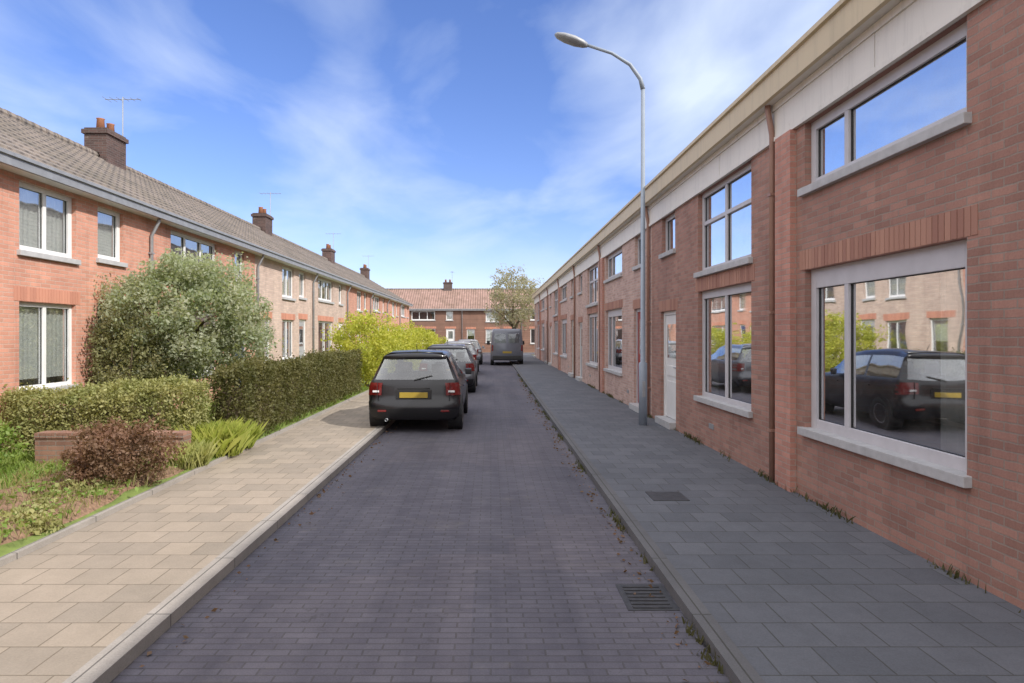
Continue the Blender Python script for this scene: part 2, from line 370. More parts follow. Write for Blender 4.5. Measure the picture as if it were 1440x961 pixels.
def hedge(name, x0, x1, y0, y1, z0, z1, label, m, leaf=.06, dens=900, group=None):
    r = empty(name, ((x0+x1)/2, (y0+y1)/2, z0)); w, l, h = (x1-x0)/2, (y1-y0)/2, z1-z0
    core = MB(); k = .82
    core.box(-w*.55, w*.55, -l+.12, l-.12, .02, h*.72)
    core.build('branches', M['bark'], r)
    area = 2*(2*w*h + 2*l*h) + 4*w*l; n = int(area*dens)
    P = []
    while len(P) < n:
        f = random.random()*area
        if f < 4*w*l: p = (random.uniform(-w,w), random.uniform(-l,l), h)
        elif f < 4*w*l + 4*l*h: p = (random.choice((-w,w)), random.uniform(-l,l), random.uniform(0,h))
        else: p = (random.uniform(-w,w), random.choice((-l,l)), random.uniform(0,h))
        P.append(p)
    P = np.array(P); k_ = rng.random(len(P)) < .03; P[k_ & (P[:,2] > h*.8), 2] += rng.random((k_ & (P[:,2] > h*.8)).sum())*.16
    wob = .05*np.sin(P[:,1]*1.3+P[:,0])+.05*np.sin(P[:,1]*3.1+P[:,0]*2)+.04*np.sin(P[:,1]*7.3+1)+.03*np.sin(P[:,0]*9)
    P[:,2] += wob*(P[:,2]/h) ; P[:,0] *= 1+wob*.6
    inn = (rng.random(len(P))**1.6)[:,None]*.16; cen = P*np.array([.0, .0, 1.0]); cen[:,2] = np.minimum(P[:,2], h*.75); cen[:,1] = np.clip(P[:,1], -l*.9, l*.9); dd = cen-P; dn = np.linalg.norm(dd, axis=1)[:,None]+1e-6
    P = P + dd/dn*np.minimum(inn, dn*.8)
    P += rng.normal(size=P.shape)*.035; P[:,2] = np.maximum(P[:,2], .03)
    leaf_mesh('foliage', P, leaf, m, r)
    tag(r, label, 'hedge', group); return r
def tree(name, x, y, z0, h_trunk, crown_c, rad, nc, per, cr, leaf, m, label, cat='tree', group=None, tr=.08, limbs=6):
    r = empty(name, (x, y, z0)); b = MB()
    top = (crown_c[0]*.6, crown_c[1]*.6, crown_c[2]+rad[2]*.45)
    b.tube([(0,0,-.05), (.03,.02,h_trunk*.5), (crown_c[0]*.3, crown_c[1]*.3, h_trunk), top], [tr*1.3, tr, tr*.8, tr*.2], 9)
    for k in range(limbs):
        a = 2*math.pi*k/limbs + random.uniform(-.4,.4); zz = h_trunk*random.uniform(.7, 1.15)
        e = (crown_c[0]+rad[0]*.75*math.cos(a), crown_c[1]+rad[1]*.75*math.sin(a), crown_c[2]+rad[2]*random.uniform(-.3,.6))
        s = (crown_c[0]*.25, crown_c[1]*.25, zz)
        mid = tuple((s[i]*.5+e[i]*.5)+(0,0,.12)[i] for i in range(3))
        b.tube([s, mid, e], [tr*.5, tr*.3, tr*.1], 6)
    b.build('trunk', M['bark'], r, smooth=True)
    leaf_mesh('crown', clumps(crown_c, rad, nc, per, cr), leaf, m, r)
    tag(r, label, cat, group); return r
def grass_blades(name, pts, hmin, hmax, m, wid=.012):
    b_v = []; n = len(pts)
    P = np.asarray(pts); h = rng.uniform(hmin, hmax, n); a = rng.uniform(0, 2*math.pi, n)
    dx = np.stack([np.cos(a), np.sin(a), np.zeros(n)], 1)*wid/2
    lean = np.stack([rng.normal(size=n), rng.normal(size=n), np.zeros(n)], 1)*h[:,None]*.35
    up = np.zeros((n,3)); up[:,2] = h
    V = np.stack([P-dx, P+dx, P+up*.6+lean*.4+dx*.6, P+up+lean], 1).reshape(-1, 3)
    me = bpy.data.meshes.new(name)
    me.vertices.add(4*n); me.vertices.foreach_set('co', V.ravel())
    me.loops.add(4*n); me.loops.foreach_set('vertex_index', np.arange(4*n))
    me.polygons.add(n); me.polygons.foreach_set('loop_start', np.arange(0, 4*n, 4)); me.polygons.foreach_set('loop_total', np.full(n, 4))
    me.update(); me.materials.append(m)
    o = bpy.data.objects.new(name, me); COL.objects.link(o); return o

# ------------------------------------------------------------------ houses
def facade(mb, s, u0, u1, z0, z1, openings, depth=.12):
    us = sorted({u0, u1, *[o[0] for o in openings], *[o[1] for o in openings]})
    zs = sorted({z0, z1, *[o[2] for o in openings], *[o[3] for o in openings]})
    for i in range(len(us)-1):
        for j in range(len(zs)-1):
            cu, cz = (us[i]+us[i+1])/2, (zs[j]+zs[j+1])/2
            if any(o[0] < cu < o[1] and o[2] < cz < o[3] for o in openings): continue
            mb.quad((0,us[i],zs[j]), (0,us[i+1],zs[j]), (0,us[i+1],zs[j+1]), (0,us[i],zs[j+1]))
    for (a, b, c, d) in openings:
        x = s*depth
        mb.quad((0,a,c),(x,a,c),(x,a,d),(0,a,d)); mb.quad((0,b,c),(x,b,c),(x,b,d),(0,b,d))
        mb.quad((0,a,d),(x,a,d),(x,b,d),(0,b,d)); mb.quad((0,a,c),(x,a,c),(x,b,c),(0,b,c))
def window(root, s, a, b, c, d, frame_m, glass_m, mullions=(), transom=None, fw=.07, top=.07, rec=.07, sill=True, curtain=None):
    """window part with pane, sill and curtain sub-parts; frame itself is the part mesh"""
    f = MB(); x0, x1 = s*rec, s*(rec+.07)
    f.box(x0, x1, a, a+fw, c, d); f.box(x0, x1, b-fw, b, c, d)
    f.box(x0, x1, a+fw, b-fw, d-top, d); f.box(x0, x1, a+fw, b-fw, c, c+fw)
    us = [a+fw]
    for mm in mullions:
        f.box(x0+s*.002, x1-s*.002, mm-.035, mm+.035, c+fw, d-top)
    if transom: f.box(x0+s*.004, x1-s*.004, a+fw, b-fw, transom-.03, transom+.03)
    w = f.build('window', frame_m, root, bevel=.006)
    g = MB(); xm = s*(rec+.04); g.quad((xm,a+.02,c+.02),(xm,b-.02,c+.02),(xm,b-.02,d-.02),(xm,a+.02,d-.02))
    g.build('pane', glass_m, w)
    sl = MB(); xs = s*(rec+.028); e = .007
    cuts = [a+fw] + [m_ for m_ in mullions] + [b-fw]
    for k in range(len(cuts)-1):
        ua = cuts[k]+(.035 if k else 0); ub = cuts[k+1]-(.035 if k < len(cuts)-2 else 0); za, zb = c+fw, d-top
        for q in ((ua,ua+e,za,zb),(ub-e,ub,za,zb),(ua+e,ub-e,za,za+e),(ua+e,ub-e,zb-e,zb)): sl.box(xs, xs+s*.01, *q)
    sl.build('seal', M['black_plastic'], w)
    if sill:
        q = MB(); q.box(-s*.06, s*(rec+.02), a-.05, b+.05, c-.07, c+.012); q.build('sill', M['sill'], w, bevel=.008)
    if curtain:
        cm = MB(); n = 40; (f0, f1, zt) = curtain; aa, bb = a+(b-a)*f0, a+(b-a)*f1
        for k in range(n):
            ua, ub = aa+(bb-aa)*k/n, aa+(bb-aa)*(k+1)/n
            xa, xb = s*(rec+.11+.012*math.sin(k*1.9)), s*(rec+.11+.012*math.sin((k+1)*1.9))
            zb = c+(d-c)*zt
            cm.quad((xa,ua,zb),(xb,ub,zb),(xb,ub,d),(xa,ua,d))
        cm.build('curtain', M['curtain'], w)
    return w
def door(root, s, a, b, c, d, m, frame_m, light=True):
    f = MB(); x0, x1 = s*.06, s*.13
    f.box(x0, x1, a, a+.07, c, d); f.box(x0, x1, b-.07, b, c, d); f.box(x0, x1, a+.07, b-.07, d-.07, d)
    f.build('door_frame', frame_m, root, bevel=.006)
    p = MB(); p.box(s*.08, s*.12, a+.073, b-.073, c+.04, d-.073)
    for (z0, z1) in ((.12, .75), (.85, 1.05)):
        p.box(s*.07, s*.085, a+.2, b-.2, c+z0, c+z1)
    dd = p.build('door', m, root, bevel=.006)
    if light:
        g = MB(); g.box(s*.074, s*.079, a+.22, b-.22, c+1.2, d-.25); g.build('pane', M['glass_l'], dd)
    h = MB(); h.tube([(s*.08, a+.13, c+1.03), (s*.03, a+.13, c+1.03), (s*.03, a+.24, c+1.03)], .011, 8); h.build('handle', M['grey_metal'], dd)
    q = MB(); q.box(s*.072, s*.082, (a+b)/2-.14, (a+b)/2+.14, c+.96, c+1.02); q.build('letter_slot', M['grey_metal'], dd)
    q = MB(); q.box(-s*.12, s*.13, a, b, 0, c+.03); q.build('doorstep', M['sill'], root, bevel=.01)

W = 6.0
def house(s, wm, openings_spec, eaves, ridge, depth, overhang, gut, roof_m, gut_m, soffit_m, frame_m, glass_m, pier=None, chimney=None, door_m=None, soffit=True, frieze=None, wall_top=None):
    """s=+1 right side of the street (house extends to +x), -1 left side"""
    root = empty('terraced_house', (0,0,0))
    ops = [o['r'] for o in openings_spec]
    w = MB(); zt = wall_top or eaves
    facade(w, s, 0, W, -.1, zt, ops)
    D = s*depth
    w.quad((0,0,-.1),(D,0,-.1),(D,0,zt),(0,0,zt)); w.quad((0,W,-.1),(D,W,-.1),(D,W,zt),(0,W,zt)); w.quad((D,0,-.1),(D,W,-.1),(D,W,zt),(D,0,zt))
    w.poly([(0,0,zt),(D,0,zt),(D/2,0,ridge-.1)]); w.poly([(0,W,zt),(D,W,zt),(D/2,W,ridge-.1)])
    w.build('wall', wm, root)
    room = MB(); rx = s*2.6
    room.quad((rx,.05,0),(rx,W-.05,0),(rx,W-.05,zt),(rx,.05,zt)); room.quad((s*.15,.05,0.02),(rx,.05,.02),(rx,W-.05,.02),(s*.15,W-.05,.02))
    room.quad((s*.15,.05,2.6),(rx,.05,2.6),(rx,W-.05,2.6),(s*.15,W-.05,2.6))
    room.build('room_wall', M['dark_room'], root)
    # roof
    r = MB(); ov = overhang
    e = (-s*ov, eaves+.02); rg = (s*depth/2, ridge); bk = (s*(depth+ov), eaves+.02)
    nrow = 14
    for side in (0, 1):
        A, B = (e, rg) if side == 0 else (bk, rg)
        for k in range(nrow):       # stepped courses
            t0, t1 = k/nrow, (k+1)/nrow
            xa, za = A[0]+(B[0]-A[0])*t0, A[1]+(B[1]-A[1])*t0; xb, zb = A[0]+(B[0]-A[0])*t1, A[1]+(B[1]-A[1])*t1
            za += .035
            r.quad((xa,0,za),(xa,W,za),(xb,W,zb+.005),(xb,0,zb+.005)); r.quad((xa,0,za-.04),(xa,W,za-.04),(xa,W,za),(xa,0,za))
    rf = r.build('roof', roof_m, root)
    rd = MB(); n = 15
    for k in range(n):
        rd.tube([(rg[0], W*k/n, ridge+.0), (rg[0], W*(k+1)/n-.02, ridge+.0)], [.12, .105], 8)
    rd.build('ridge_tiles', roof_m, rf)
    if chimney:
        c = MB(); cx, cu, cw, cl, ch = chimney
        c.box(s*cx-cw/2, s*cx+cw/2, cu-cl/2, cu+cl/2, ridge-1.0, ridge+ch); c.box(s*cx-cw/2-.05, s*cx+cw/2+.05, cu-cl/2-.05, cu+cl/2+.05, ridge+ch-.16, ridge+ch-.05)
        cc = c.build('chimney', M['brick_dark'], root)
        for k in (-1, 1):
            p = MB(); p.lathe([(.0,ch-.02),(.11,ch-.02),(.09,ch+.28),(.11,ch+.3),(.08,ch+.3),(.0,ch+.1)], 'z', (s*cx, cu+k*cl*.25, ridge), 14); p.build('chimney_pot', M['terracotta'], cc, smooth=True)
        an = MB(); ax = s*cx+.2; au = cu+cl*.5+.02; az = ridge+ch
        an.tube([(ax,au,az-.5),(ax,au,az+1.15)], .016, 6)
        an.tube([(ax-.5,au,az+1.08),(ax+.5,au,az+1.08)], .010, 6)
        for k in range(6): an.tube([(ax-.45+k*.18,au-.22+.02*k,az+1.08),(ax-.45+k*.18,au+.22-.02*k,az+1.08)], .006, 5)
        an.build('tv_aerial', M['grey_metal'], cc)
    # gutter box with soffit
    g = MB(); g0, g1 = gut
    xo = -s*ov
    prof = [(xo, g0), (xo, g1-.06), (xo-s*.035, g1-.05), (xo-s*.035, g1), (xo+s*.03, g1), (xo+s*.03, g1-.03), (xo+s*.05, g1-.03), (xo+s*.05, g0)]
    for k in range(len(prof)):
        p, q = prof[k], prof[(k+1) % len(prof)]
        g.quad((p[0],0,p[1]),(p[0],W,p[1]),(q[0],W,q[1]),(q[0],0,q[1]))
    g.build('gutter', gut_m, root)
    if soffit:
        f = MB(); f.box(xo+s*.052, 0, .0, W, g0+.005, g0+.03)
        n = 6
        f.build('soffit', soffit_m, root)
    for o in openings_spec:
        a, b, c, d = o['r']
        if c < 2 and d < 2.6:
            q = MB(); nb = int(round((b-a+.22)/.066)); st_ = (b-a+.22)/nb
            for k in range(nb): q.box(-s*(.003+random.random()*.004), s*.02, a-.11+k*st_+.004, a-.11+(k+1)*st_-.004, d+.006, d+.216+random.uniform(-.003,.003))
            q.build('lintel', M['lintel_r'] if s > 0 else M['lintel_l'], root)
        if o['t'] == 'w': window(root, s, a, b, c, d, o.get('fm', frame_m), o.get('gm', glass_m), o.get('m', ()), o.get('tr'), o.get('fw', .07), o.get('top', .07), o.get('rec', .07), True, o.get('cu'))
        else: door(root, s, a, b, c, d, o.get('dm', M['offwhite']), frame_m)
    if frieze:
        q = MB()
        for (j0, j1) in ((0,1.93),(1.936,4.11),(4.116,W)): q.box(-s*(.03+random.random()*.003), s*.01, j0, j1, frieze, g0+.004)
        q.box(-s*.05, -s*.028, .0, W, g0-.07, g0+.003); q.box(-s*.045, -s*.028, .0, W, frieze, frieze+.05); q.build('frieze', M['offwhite'], root)
    dp = MB(); dp.tube([(-s*.05,.12,.0),(-s*.05,.12,g0-.35),(xo+s*.1,.12,g0-.05),(xo+s*.1,.12,g0+.02)], .035, 8); dpm = M['pipe_brown'] if s > 0 else M['zinc']; dpo = dp.build('downpipe', dpm, root, smooth=True)
    for zz in (.6, 2.0, 3.4):
        q = MB(); q.box(-s*.09, s*.01, .075, .165, zz, zz+.03); q.build('bracket', dpm, dpo)
    v = MB(); v.box(-s*.012, s*.02, 2.25, 2.45, .3, .38); v.build('air_vent', M['zinc'], root, bevel=.004)
    if pier:
        p = MB(); p.box(-s*.07, s*.05, pier[0], pier[1], -.1, (frieze or g0)-.003); p.build('brick_pier', M['brick_red'], root)
    return root

RX = 3.4
Gut = (4.47, 4.79)
specA = [dict(t='d', r=(.7,1.7,.1,2.35)), dict(t='w', r=(3.07,5.43,.74,2.45), m=(4.75,), fw=.11, top=.2, fm=M['greyframe'], cu=(.0,.22,0)),
         dict(t='w', r=(3.07,5.43,3.32,4.04), m=(4.75,), fw=.1, top=.1, fm=M['greyframe']), dict(t='w', r=(.8,1.6,3.32,4.04), fm=M['greyframe'])]
specB = [dict(t='w', r=(.85,3.0,.74,2.45), m=(1.95,), fw=.08, top=.12, fm=M['greyframe'], cu=(.8,1,0)), dict(t='d', r=(4.25,5.3,.1,2.2), dm=M['white']),
         dict(t='w', r=(.85,3.0,2.75,4.04), m=(1.95,), tr=3.55, fw=.08, fm=M['greyframe']), dict(t='w', r=(4.3,5.2,3.32,4.04), fm=M['greyframe'])]
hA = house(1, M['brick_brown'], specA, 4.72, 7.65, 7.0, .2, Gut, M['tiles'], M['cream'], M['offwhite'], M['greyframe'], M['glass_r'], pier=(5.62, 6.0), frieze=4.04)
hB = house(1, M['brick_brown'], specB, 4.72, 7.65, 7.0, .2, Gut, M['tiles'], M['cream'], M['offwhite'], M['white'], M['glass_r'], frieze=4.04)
def place(o, x, y, label, group):
    o.location = (x, y, PZ); tag(o, label, 'house', group); return o
ordr = ['nearest', 'second', 'third', 'fourth', 'fifth', 'sixth', 'seventh', 'eighth']
def setwall(c, key):
    for ch in COL.objects:
        if ch.parent == c and ch.name.startswith('wall'):
            me = ch.data.copy(); me.materials.clear(); me.materials.append(M[key]); ch.data = me
GR = 'brick terraced houses on the shaded side of the street'
place(hA, RX, 1.5, 'closest red-brown brick house at the right edge, with wide reflecting windows beside the pavement', GR)
place(hB, RX, 7.5, 'second shaded brick house on the right, with a white front door and tall upper window', GR)
for k in range(6):
    c = copy_tree(hA if k % 2 == 0 else hB)
    setwall(c, 'brick_mid')
    place(c, RX, 13.5+6*k, f'{ordr[k+2]} shaded brick house from the camera in the right-hand terrace', GR)
for k in range(2):
    c = copy_tree(hA)
    place(c, RX, -4.5-6*k, ['shaded brick house just behind the camera in the right-hand terrace', 'brick house farther behind the camera, end of the right-hand terrace'][k], GR)

LX = -7.0
GutL = (4.12, 4.30)
specP = [dict(t='w', r=(2.5,3.8,.9,2.25), m=(3.15,), cu=(0,1,.12)), dict(t='d', r=(4.4,5.35,.1,2.3), dm=M['green_door']),
         dict(t='w', r=(2.5,3.8,3.0,4.05), m=(3.15,), fw=.1, cu=(0,1,0)), dict(t='w', r=(4.4,5.2,3.1,4.05), fw=.1, cu=(0,1,0)), dict(t='w', r=(.6,1.4,.9,2.25), cu=(0,1,.5))]
specQ = [dict(t='w', r=(1.0,3.4,.8,2.3), m=(2.2,), cu=(0,1,.5)), dict(t='d', r=(4.5,5.4,.1,2.3), dm=M['white']),
         dict(t='w', r=(1.0,3.4,3.15,4.05), m=(1.8,2.6), fw=.1, cu=(0,1,0)), dict(t='w', r=(4.5,5.2,3.15,4.05), fw=.1, cu=(0,1,0))]
hP = house(-1, M['brick_orange'], specP, 4.25, 6.5, 7.0, .3, GutL, M['tiles'], M['zinc'], M['white'], M['white'], M['glass_l'])
hQ = house(-1, M['brick_orange'], specQ, 4.25, 6.5, 7.0, .3, GutL, M['tiles'], M['zinc'], M['white'], M['white'], M['glass_l'], chimney=(3.5, 4.45, .6, .9, .75))
GL = 'sunlit terraced houses behind the front gardens'
place(hQ, LX, 1.0, 'sunlit orange brick house mostly outside the left edge, nearest of the left-hand terrace', GL)
place(hP, LX, 7.0, 'sunlit salmon-orange brick house at the left edge behind the hedge and tree', GL)
for k in range(7):
    c = copy_tree(hQ if k % 2 == 0 else hP)
    place(c, LX, 13+6*k, [
        'sunlit terraced house with a dark chimney, partly hidden by the grey-green tree', 'pale pink brick house right of the grey-green tree in the left-hand terrace',
        'sunlit terraced house with a chimney behind the yellow-green bush', 'fifth sunlit house along the left-hand terrace', 'sixth sunlit house along the left-hand terrace',
        'seventh sunlit house along the left-hand terrace', 'last sunlit house at the far end of the left-hand terrace'][k], GL)
    if k in (1, 2):
        for ch in COL.objects:
            if ch.parent == c and ch.name.startswith('wall'):
                me = ch.data.copy(); me.materials.clear(); me.materials.append(M['brick_pale']); ch.data = me
for k in range(2):
    c = copy_tree(hP if k == 0 else hQ)
    place(c, LX, -5-6*k, ['orange brick house behind the camera in the left-hand terrace', 'orange brick house farthest behind the camera on the left'][k], GL)

# neighbours differ: doors repainted, some net curtains taken down
DC = [plain(f'door_paint', c, .35) for c in ((.30,.03,.03), (.03,.06,.16), (.35,.36,.38), (.10,.06,.035), (.55,.50,.40))]
vr = random.Random(4)
for root in [o for o in COL.objects if o.get('category') == 'house']:
    if root in (hA, hB): continue
    for ch in [x for x in COL.objects if x.parent == root]:
        k = ch.name.split('.')[0]
        if k == 'door' and vr.random() < .65:
            me = ch.data.copy(); me.materials.clear(); me.materials.append(vr.choice(DC)); ch.data = me
        if k == 'window' and root is not hP and vr.random() < .4:
            for c2 in [x for x in COL.objects if x.parent == ch and x.name.startswith('curtain')]: bpy.data.objects.remove(c2)

# closing row of houses across the end of the street
GE = 'row of houses closing the far end of the street'
for k in range(5):
    c = copy_tree(hP if k % 2 else hQ)
    c.rotation_euler = (0,0,R(90)); c.location = (9.0-6*k, YB+6.5, PZ)
    # facade of a left-hand house faces +x; turn so that it faces the camera (-y)
    c.rotation_euler = (0,0,R(-90)); c.location = (-21+6*k, YB+6.5, PZ)
    for ch in COL.objects:
        if ch.parent == c and ch.name.startswith('roof'):
            me = ch.data.copy(); me.materials.clear(); me.materials.append(M['tiles_red']); ch.data = me
    setwall(c, 'brick_garden')
    tag(c, ['leftmost', 'second from left', 'middle', 'second from right', 'rightmost'][k] + ' far house facing down the street at its end', 'house', GE)

# ------------------------------------------------------------------ street lamp
lp = empty('street_lamp', (2.95, 12.4, PZ))
b = MB(); b.tube([(0,0,-.1),(0,0,1.2),(0,0,1.22),(0,0,6.55)], [.08,.08,.048,.038], 14); b.build('pole', M['lamp_paint'], lp, smooth=True)
b = MB(); b.tube([(0,0,6.5),(-.05,0,6.7),(-.25,0,6.98),(-.6,0,7.2),(-1.15,0,7.38)], [.045,.04,.035,.03,.03], 10); b.build('arm', M['lamp_paint'], lp, smooth=True)
b = MB()
for (t, w, h) in ((0,.05,.04),(.08,.10,.07),(.25,.15,.09),(.45,.15,.08),(.58,.10,.05),(.62,.03,.02)): pass
sec = [(-1.08,.05,.045),(-1.16,.10,.07),(-1.32,.15,.085),(-1.52,.15,.075),(-1.66,.10,.05),(-1.71,.03,.02)]
i0 = 0
for (x, w, h) in sec:
    for j in range(14):
        t = 2*math.pi*j/14; b.v.append((x, w*math.cos(t), 7.38-(x+1.15)*.32+h*math.sin(t)))
for k in range(len(sec)-1):
    for j in range(14): b.f.append((k*14+j, k*14+(j+1) % 14, (k+1)*14+(j+1) % 14, (k+1)*14+j))
b.f.append(tuple(range(14))); b.f.append(tuple(range(70, 84)))
b.build('lamp_head', M['zinc'], lp, smooth=True)
b = MB(); b.box(-.03,.03,-.088,-.07,.55,.85); b.build('service_hatch', M['zinc'], lp, bevel=.004)
tag(lp, 'tall grey street lamp with a curved arm over the road on the right pavement', 'street lamp')

# ------------------------------------------------------------------ cars
def make_car(paint):
    """hatchback, rear bumper at y=0, nose at +y, on z=0; one shell of height rows and length stations"""
    root = empty('parked_car', (0,0,0))
    rear = [(.24,.12,.70),(.31,.04,.79),(.45,.0,.835),(.57,.012,.845),(.60,.045,.84),(.72,.05,.845),(.87,.06,.835),(.95,.075,.81),(.985,.10,.785),(1.355,.27,.63),(1.41,.20,.60),(1.455,.33,.54)]
    NR = len(rear)
    # y, widest half width, belt z, roof z, roof half width
    sts = [(.34,.86,.955,1.465,.60),(.62,.868,.955,1.485,.605),(1.0,.872,.95,1.495,.61),(1.28,.872,.945,1.495,.612),(1.36,.872,.945,1.495,.612),(1.75,.872,.94,1.485,.61),(2.1,.87,.935,1.455,.60),
           (2.45,.868,.93,1.28,.63),(2.75,.866,.925,1.10,.665),(2.98,.863,.92,.965,.70),(3.2,.855,.90,.93,.66),(3.5,.83,.85,.885,.62),(3.75,.78,.79,.82,.56),(3.92,.70,.70,.74,.48)]
    S = []
    S.append([(w, y0+.11, z) for (z, y0, w) in rear])
    for i, (y, w, bz, rz, rw) in enumerate(sts):
        k = bz/.95; d = max(rz-bz, .02)
        zs = [.22,.28,.42*k,.55*k,.58*k,.70*k,.86*k,bz,bz+.04*min(1,d*3),bz+d*.80,bz+d*.92,rz]
        ws = [w*.86,w*.95,w*.985,w,w,w,w*.985,w*.955,w*.925,rw+.02,rw-.025,rw-.11]
        if y > 2.9: ws[8] = (w*.955+rw)/2+.04
        f = .07*i/len(sts)
        S.append([(ws[r], y+(.10*math.sin(r/NR*3.1) if y > 3.6 else 0), zs[r]) for r in range(NR)])
    body, sidew, screen, rearw = MB(), (MB(), MB()), MB(), MB()
    def emit(mb, pts, sx): mb.poly([(sx*p[0], p[1], p[2]) for p in pts])
    for si in range(len(S)-1):
        for r in range(NR-1):
            q = (S[si][r], S[si+1][r], S[si+1][r+1], S[si][r+1])
            isw = r == 8 and (2 <= si <= 3 or 5 <= si <= 8 or si == 1)
            for k, sx in enumerate((-1, 1)): emit(sidew[k] if isw else body, q, sx)
        p, q = S[si][NR-1], S[si+1][NR-1]; pm, qm = (0, p[1], p[2]+.018), (0, q[1], q[2]+.018)
        tgt = screen if 7 <= si <= 9 else body
        for sx in (-1, 1): emit(tgt, (p, q, qm, pm), sx)
        p, q = S[si][0], S[si+1][0]; body.poly([(-p[0],p[1],p[2]),(-q[0],q[1],q[2]),(q[0],q[1],q[2]),(p[0],p[1],p[2])])
    cols = [-1,-.93,-.82,-.6,-.3,0,.3,.6,.82,.93,1]
    def rp(r, t):
        z, y0, w = rear[r]; return (w*t, y0+.11*abs(t)**7, z+(.018*(1-t*t) if r > 9 else 0))
    for r in range(NR-1):
        for c in range(len(cols)-1):
            q = [rp(r, cols[c]), rp(r, cols[c+1]), rp(r+1, cols[c+1]), rp(r+1, cols[c])]
            (rearw if r == 8 and 1 <= c <= 8 else body).poly(q)
    p = S[0][NR-1]; body.poly([rp(NR-1, t) for t in cols] + [(S[0][NR-1][0], S[0][NR-1][1], S[0][NR-1][2])])
    F = S[-1]
    for r in range(NR-1): body.poly([(-F[r][0],F[r][1],F[r][2]),(F[r][0],F[r][1],F[r][2]),(F[r+1][0],F[r+1][1],F[r+1][2]),(-F[r+1][0],F[r+1][1],F[r+1][2])])
    body.build('body', paint, root, smooth=True)
    screen.build('windscreen', M['carglass'], root, smooth=True); rearw.build('rear_window', M['carglass'], root, smooth=True)
    for k, sx in enumerate((-1, 1)):
        sidew[k].build('side_window', M['carglass'], root, smooth=True)
        # wrap-round tail lamp following the rear corner
        t = MB(); zz = [.70, .78, .86, .93]; tt = [.70, .80, .90, .97, 1.0]
        def lp_(z, u):
            for i in range(NR-1):
                if rear[i][0] <= z <= rear[i+1][0]:
                    f = (z-rear[i][0])/(rear[i+1][0]-rear[i][0]); y0 = rear[i][1]+f*(rear[i+1][1]-rear[i][1]); w = rear[i][2]+f*(rear[i+1][2]-rear[i][2])
            return (sx*(w*u+.004), y0+.11*u**7-.012, z)
        for i in range(3):
            for j in range(4):
                u0 = tt[j] + (.10 if zz[i] > .85 and j == 0 else 0)*0; t.quad(lp_(zz[i],tt[j]), lp_(zz[i],tt[j+1]), lp_(zz[i+1],tt[j+1]), lp_(zz[i+1],tt[j]))
            a_, b_ = lp_(zz[i],1.0), lp_(zz[i+1],1.0); t.quad(a_, b_, (b_[0], b_[1]+.16, b_[2]), (a_[0]+sx*.012, a_[1]+.13, a_[2]))
        tl = t.build('tail_light', M['redlamp'], root, smooth=True)
        q = MB(); q.box(sx*.64, sx*.755, .040, .06, .755, .79); q.build('reversing_lamp', M['white'], tl, bevel=.004)
        q = MB(); q.box(sx*.50, sx*.66, -.004, .02, .40, .435); q.build('reflector', M['redlamp'], root, bevel=.005)
        m_ = MB(); m_.box(sx*.86, sx*1.0, 2.28, 2.38, .95, 1.08); m_.build('wing_mirror', paint, root, bevel=.035, seg=3)
        for y in (.68, 3.18):
            w = MB(); w.lathe([(.19,-.095),(.285,-.095),(.305,-.07),(.305,.07),(.285,.095),(.19,.095)], 'x', (sx*.785,y,.305), 24); wh = w.build('wheel', M['rubber'], root, smooth=True)
            q = MB(); q.lathe([(.0,sx*.06),(.05,sx*.09),(.08,sx*.07),(.17,sx*.085),(.195,sx*.095),(.195,-sx*.05)], 'x', (sx*.785,y,.305), 10); q.build('rim', M['alloy'], wh)
            a = MB(); a.tube([(sx*.60,y,.33),(sx*.8745,y,.33)], .345, 24); a.build('wheel_arch', M['black_plastic'], root)
        hl = MB(); hl.box(sx*.46, sx*.66, 3.80, 3.98, .60, .70); hl.build('headlight', M['alloy'], root, bevel=.03)
        for y in (1.02, 2.2):
            h = MB(); h.box(sx*.868, sx*.892, y, y+.16, .80, .825); h.build('door_handle', paint, root, bevel=.006)
    bp = MB()
    for j in range(10):
        t0, t1 = cols[j], cols[j+1]
        for (ra, rb) in ((0,1),(1,2)):
            P_ = [rp(ra,t0), rp(ra,t1), rp(rb,t1), rp(rb,t0)]; bp.poly([(p[0]*1.006, p[1]-.006, p[2]) for p in P_])
    bp.build('rear_bumper', M['black_plastic'], root, smooth=True)
    rc = MB(); rc.box(-.33,.33,.035,.055,.63,.80); rc.build('plate_recess', M['black_plastic'], root, bevel=.01)
    pl = MB(); pl.box(-.26,.26,.022,.036,.655,.755); pl.build('number_plate', M['plate'], root, bevel=.004)
    h = MB(); h.box(-.30,.30,.022,.05,.815,.84); h.build('boot_handle', M['black_plastic'], root, bevel=.006)
    for sx in (-1, 1):
        h = MB(); h.box(sx*.666,sx*.672,.036,.06,.61,.94); h.build('boot_seam', M['black_plastic'], root)
    ex = MB(); ex.lathe([(.028,-.02),(.028,.2),(.022,.2),(.022,-.02),(.028,-.02)], 'y', (-.5,.02,.25), 12); ex.build('exhaust', M['grey_metal'], root, smooth=True)
    wp = MB(); wp.tube([(0,.075,.975),(.05,.085,.99),(.34,.12,1.06)], .011, 6); wp.build('rear_wiper', M['black_plastic'], root)
    an = MB(); an.tube([(0,.62,1.5),(0,.52,1.64)], .006, 6); an.build('aerial', M['black_plastic'], root)
    for sx in (-.36, .36):
        for yy in (.95, 1.75):
            t = MB(); t.box(sx-.24, sx+.24, yy, yy+.14, .5, 1.05); t.build('seat', M['black_plastic'], root, bevel=.03)
            t = MB(); t.box(sx-.12, sx+.12, yy+.02, yy+.11, 1.04, 1.24); t.build('headrest', M['black_plastic'], root, bevel=.03)
    return root
car = make_car(M['carpaint_black']); car.location = (-1.42, 11.75, 0); tag(car, 'black hatchback parked on the left side of the road, nearest car to the camera', 'car', 'cars parked along the street')
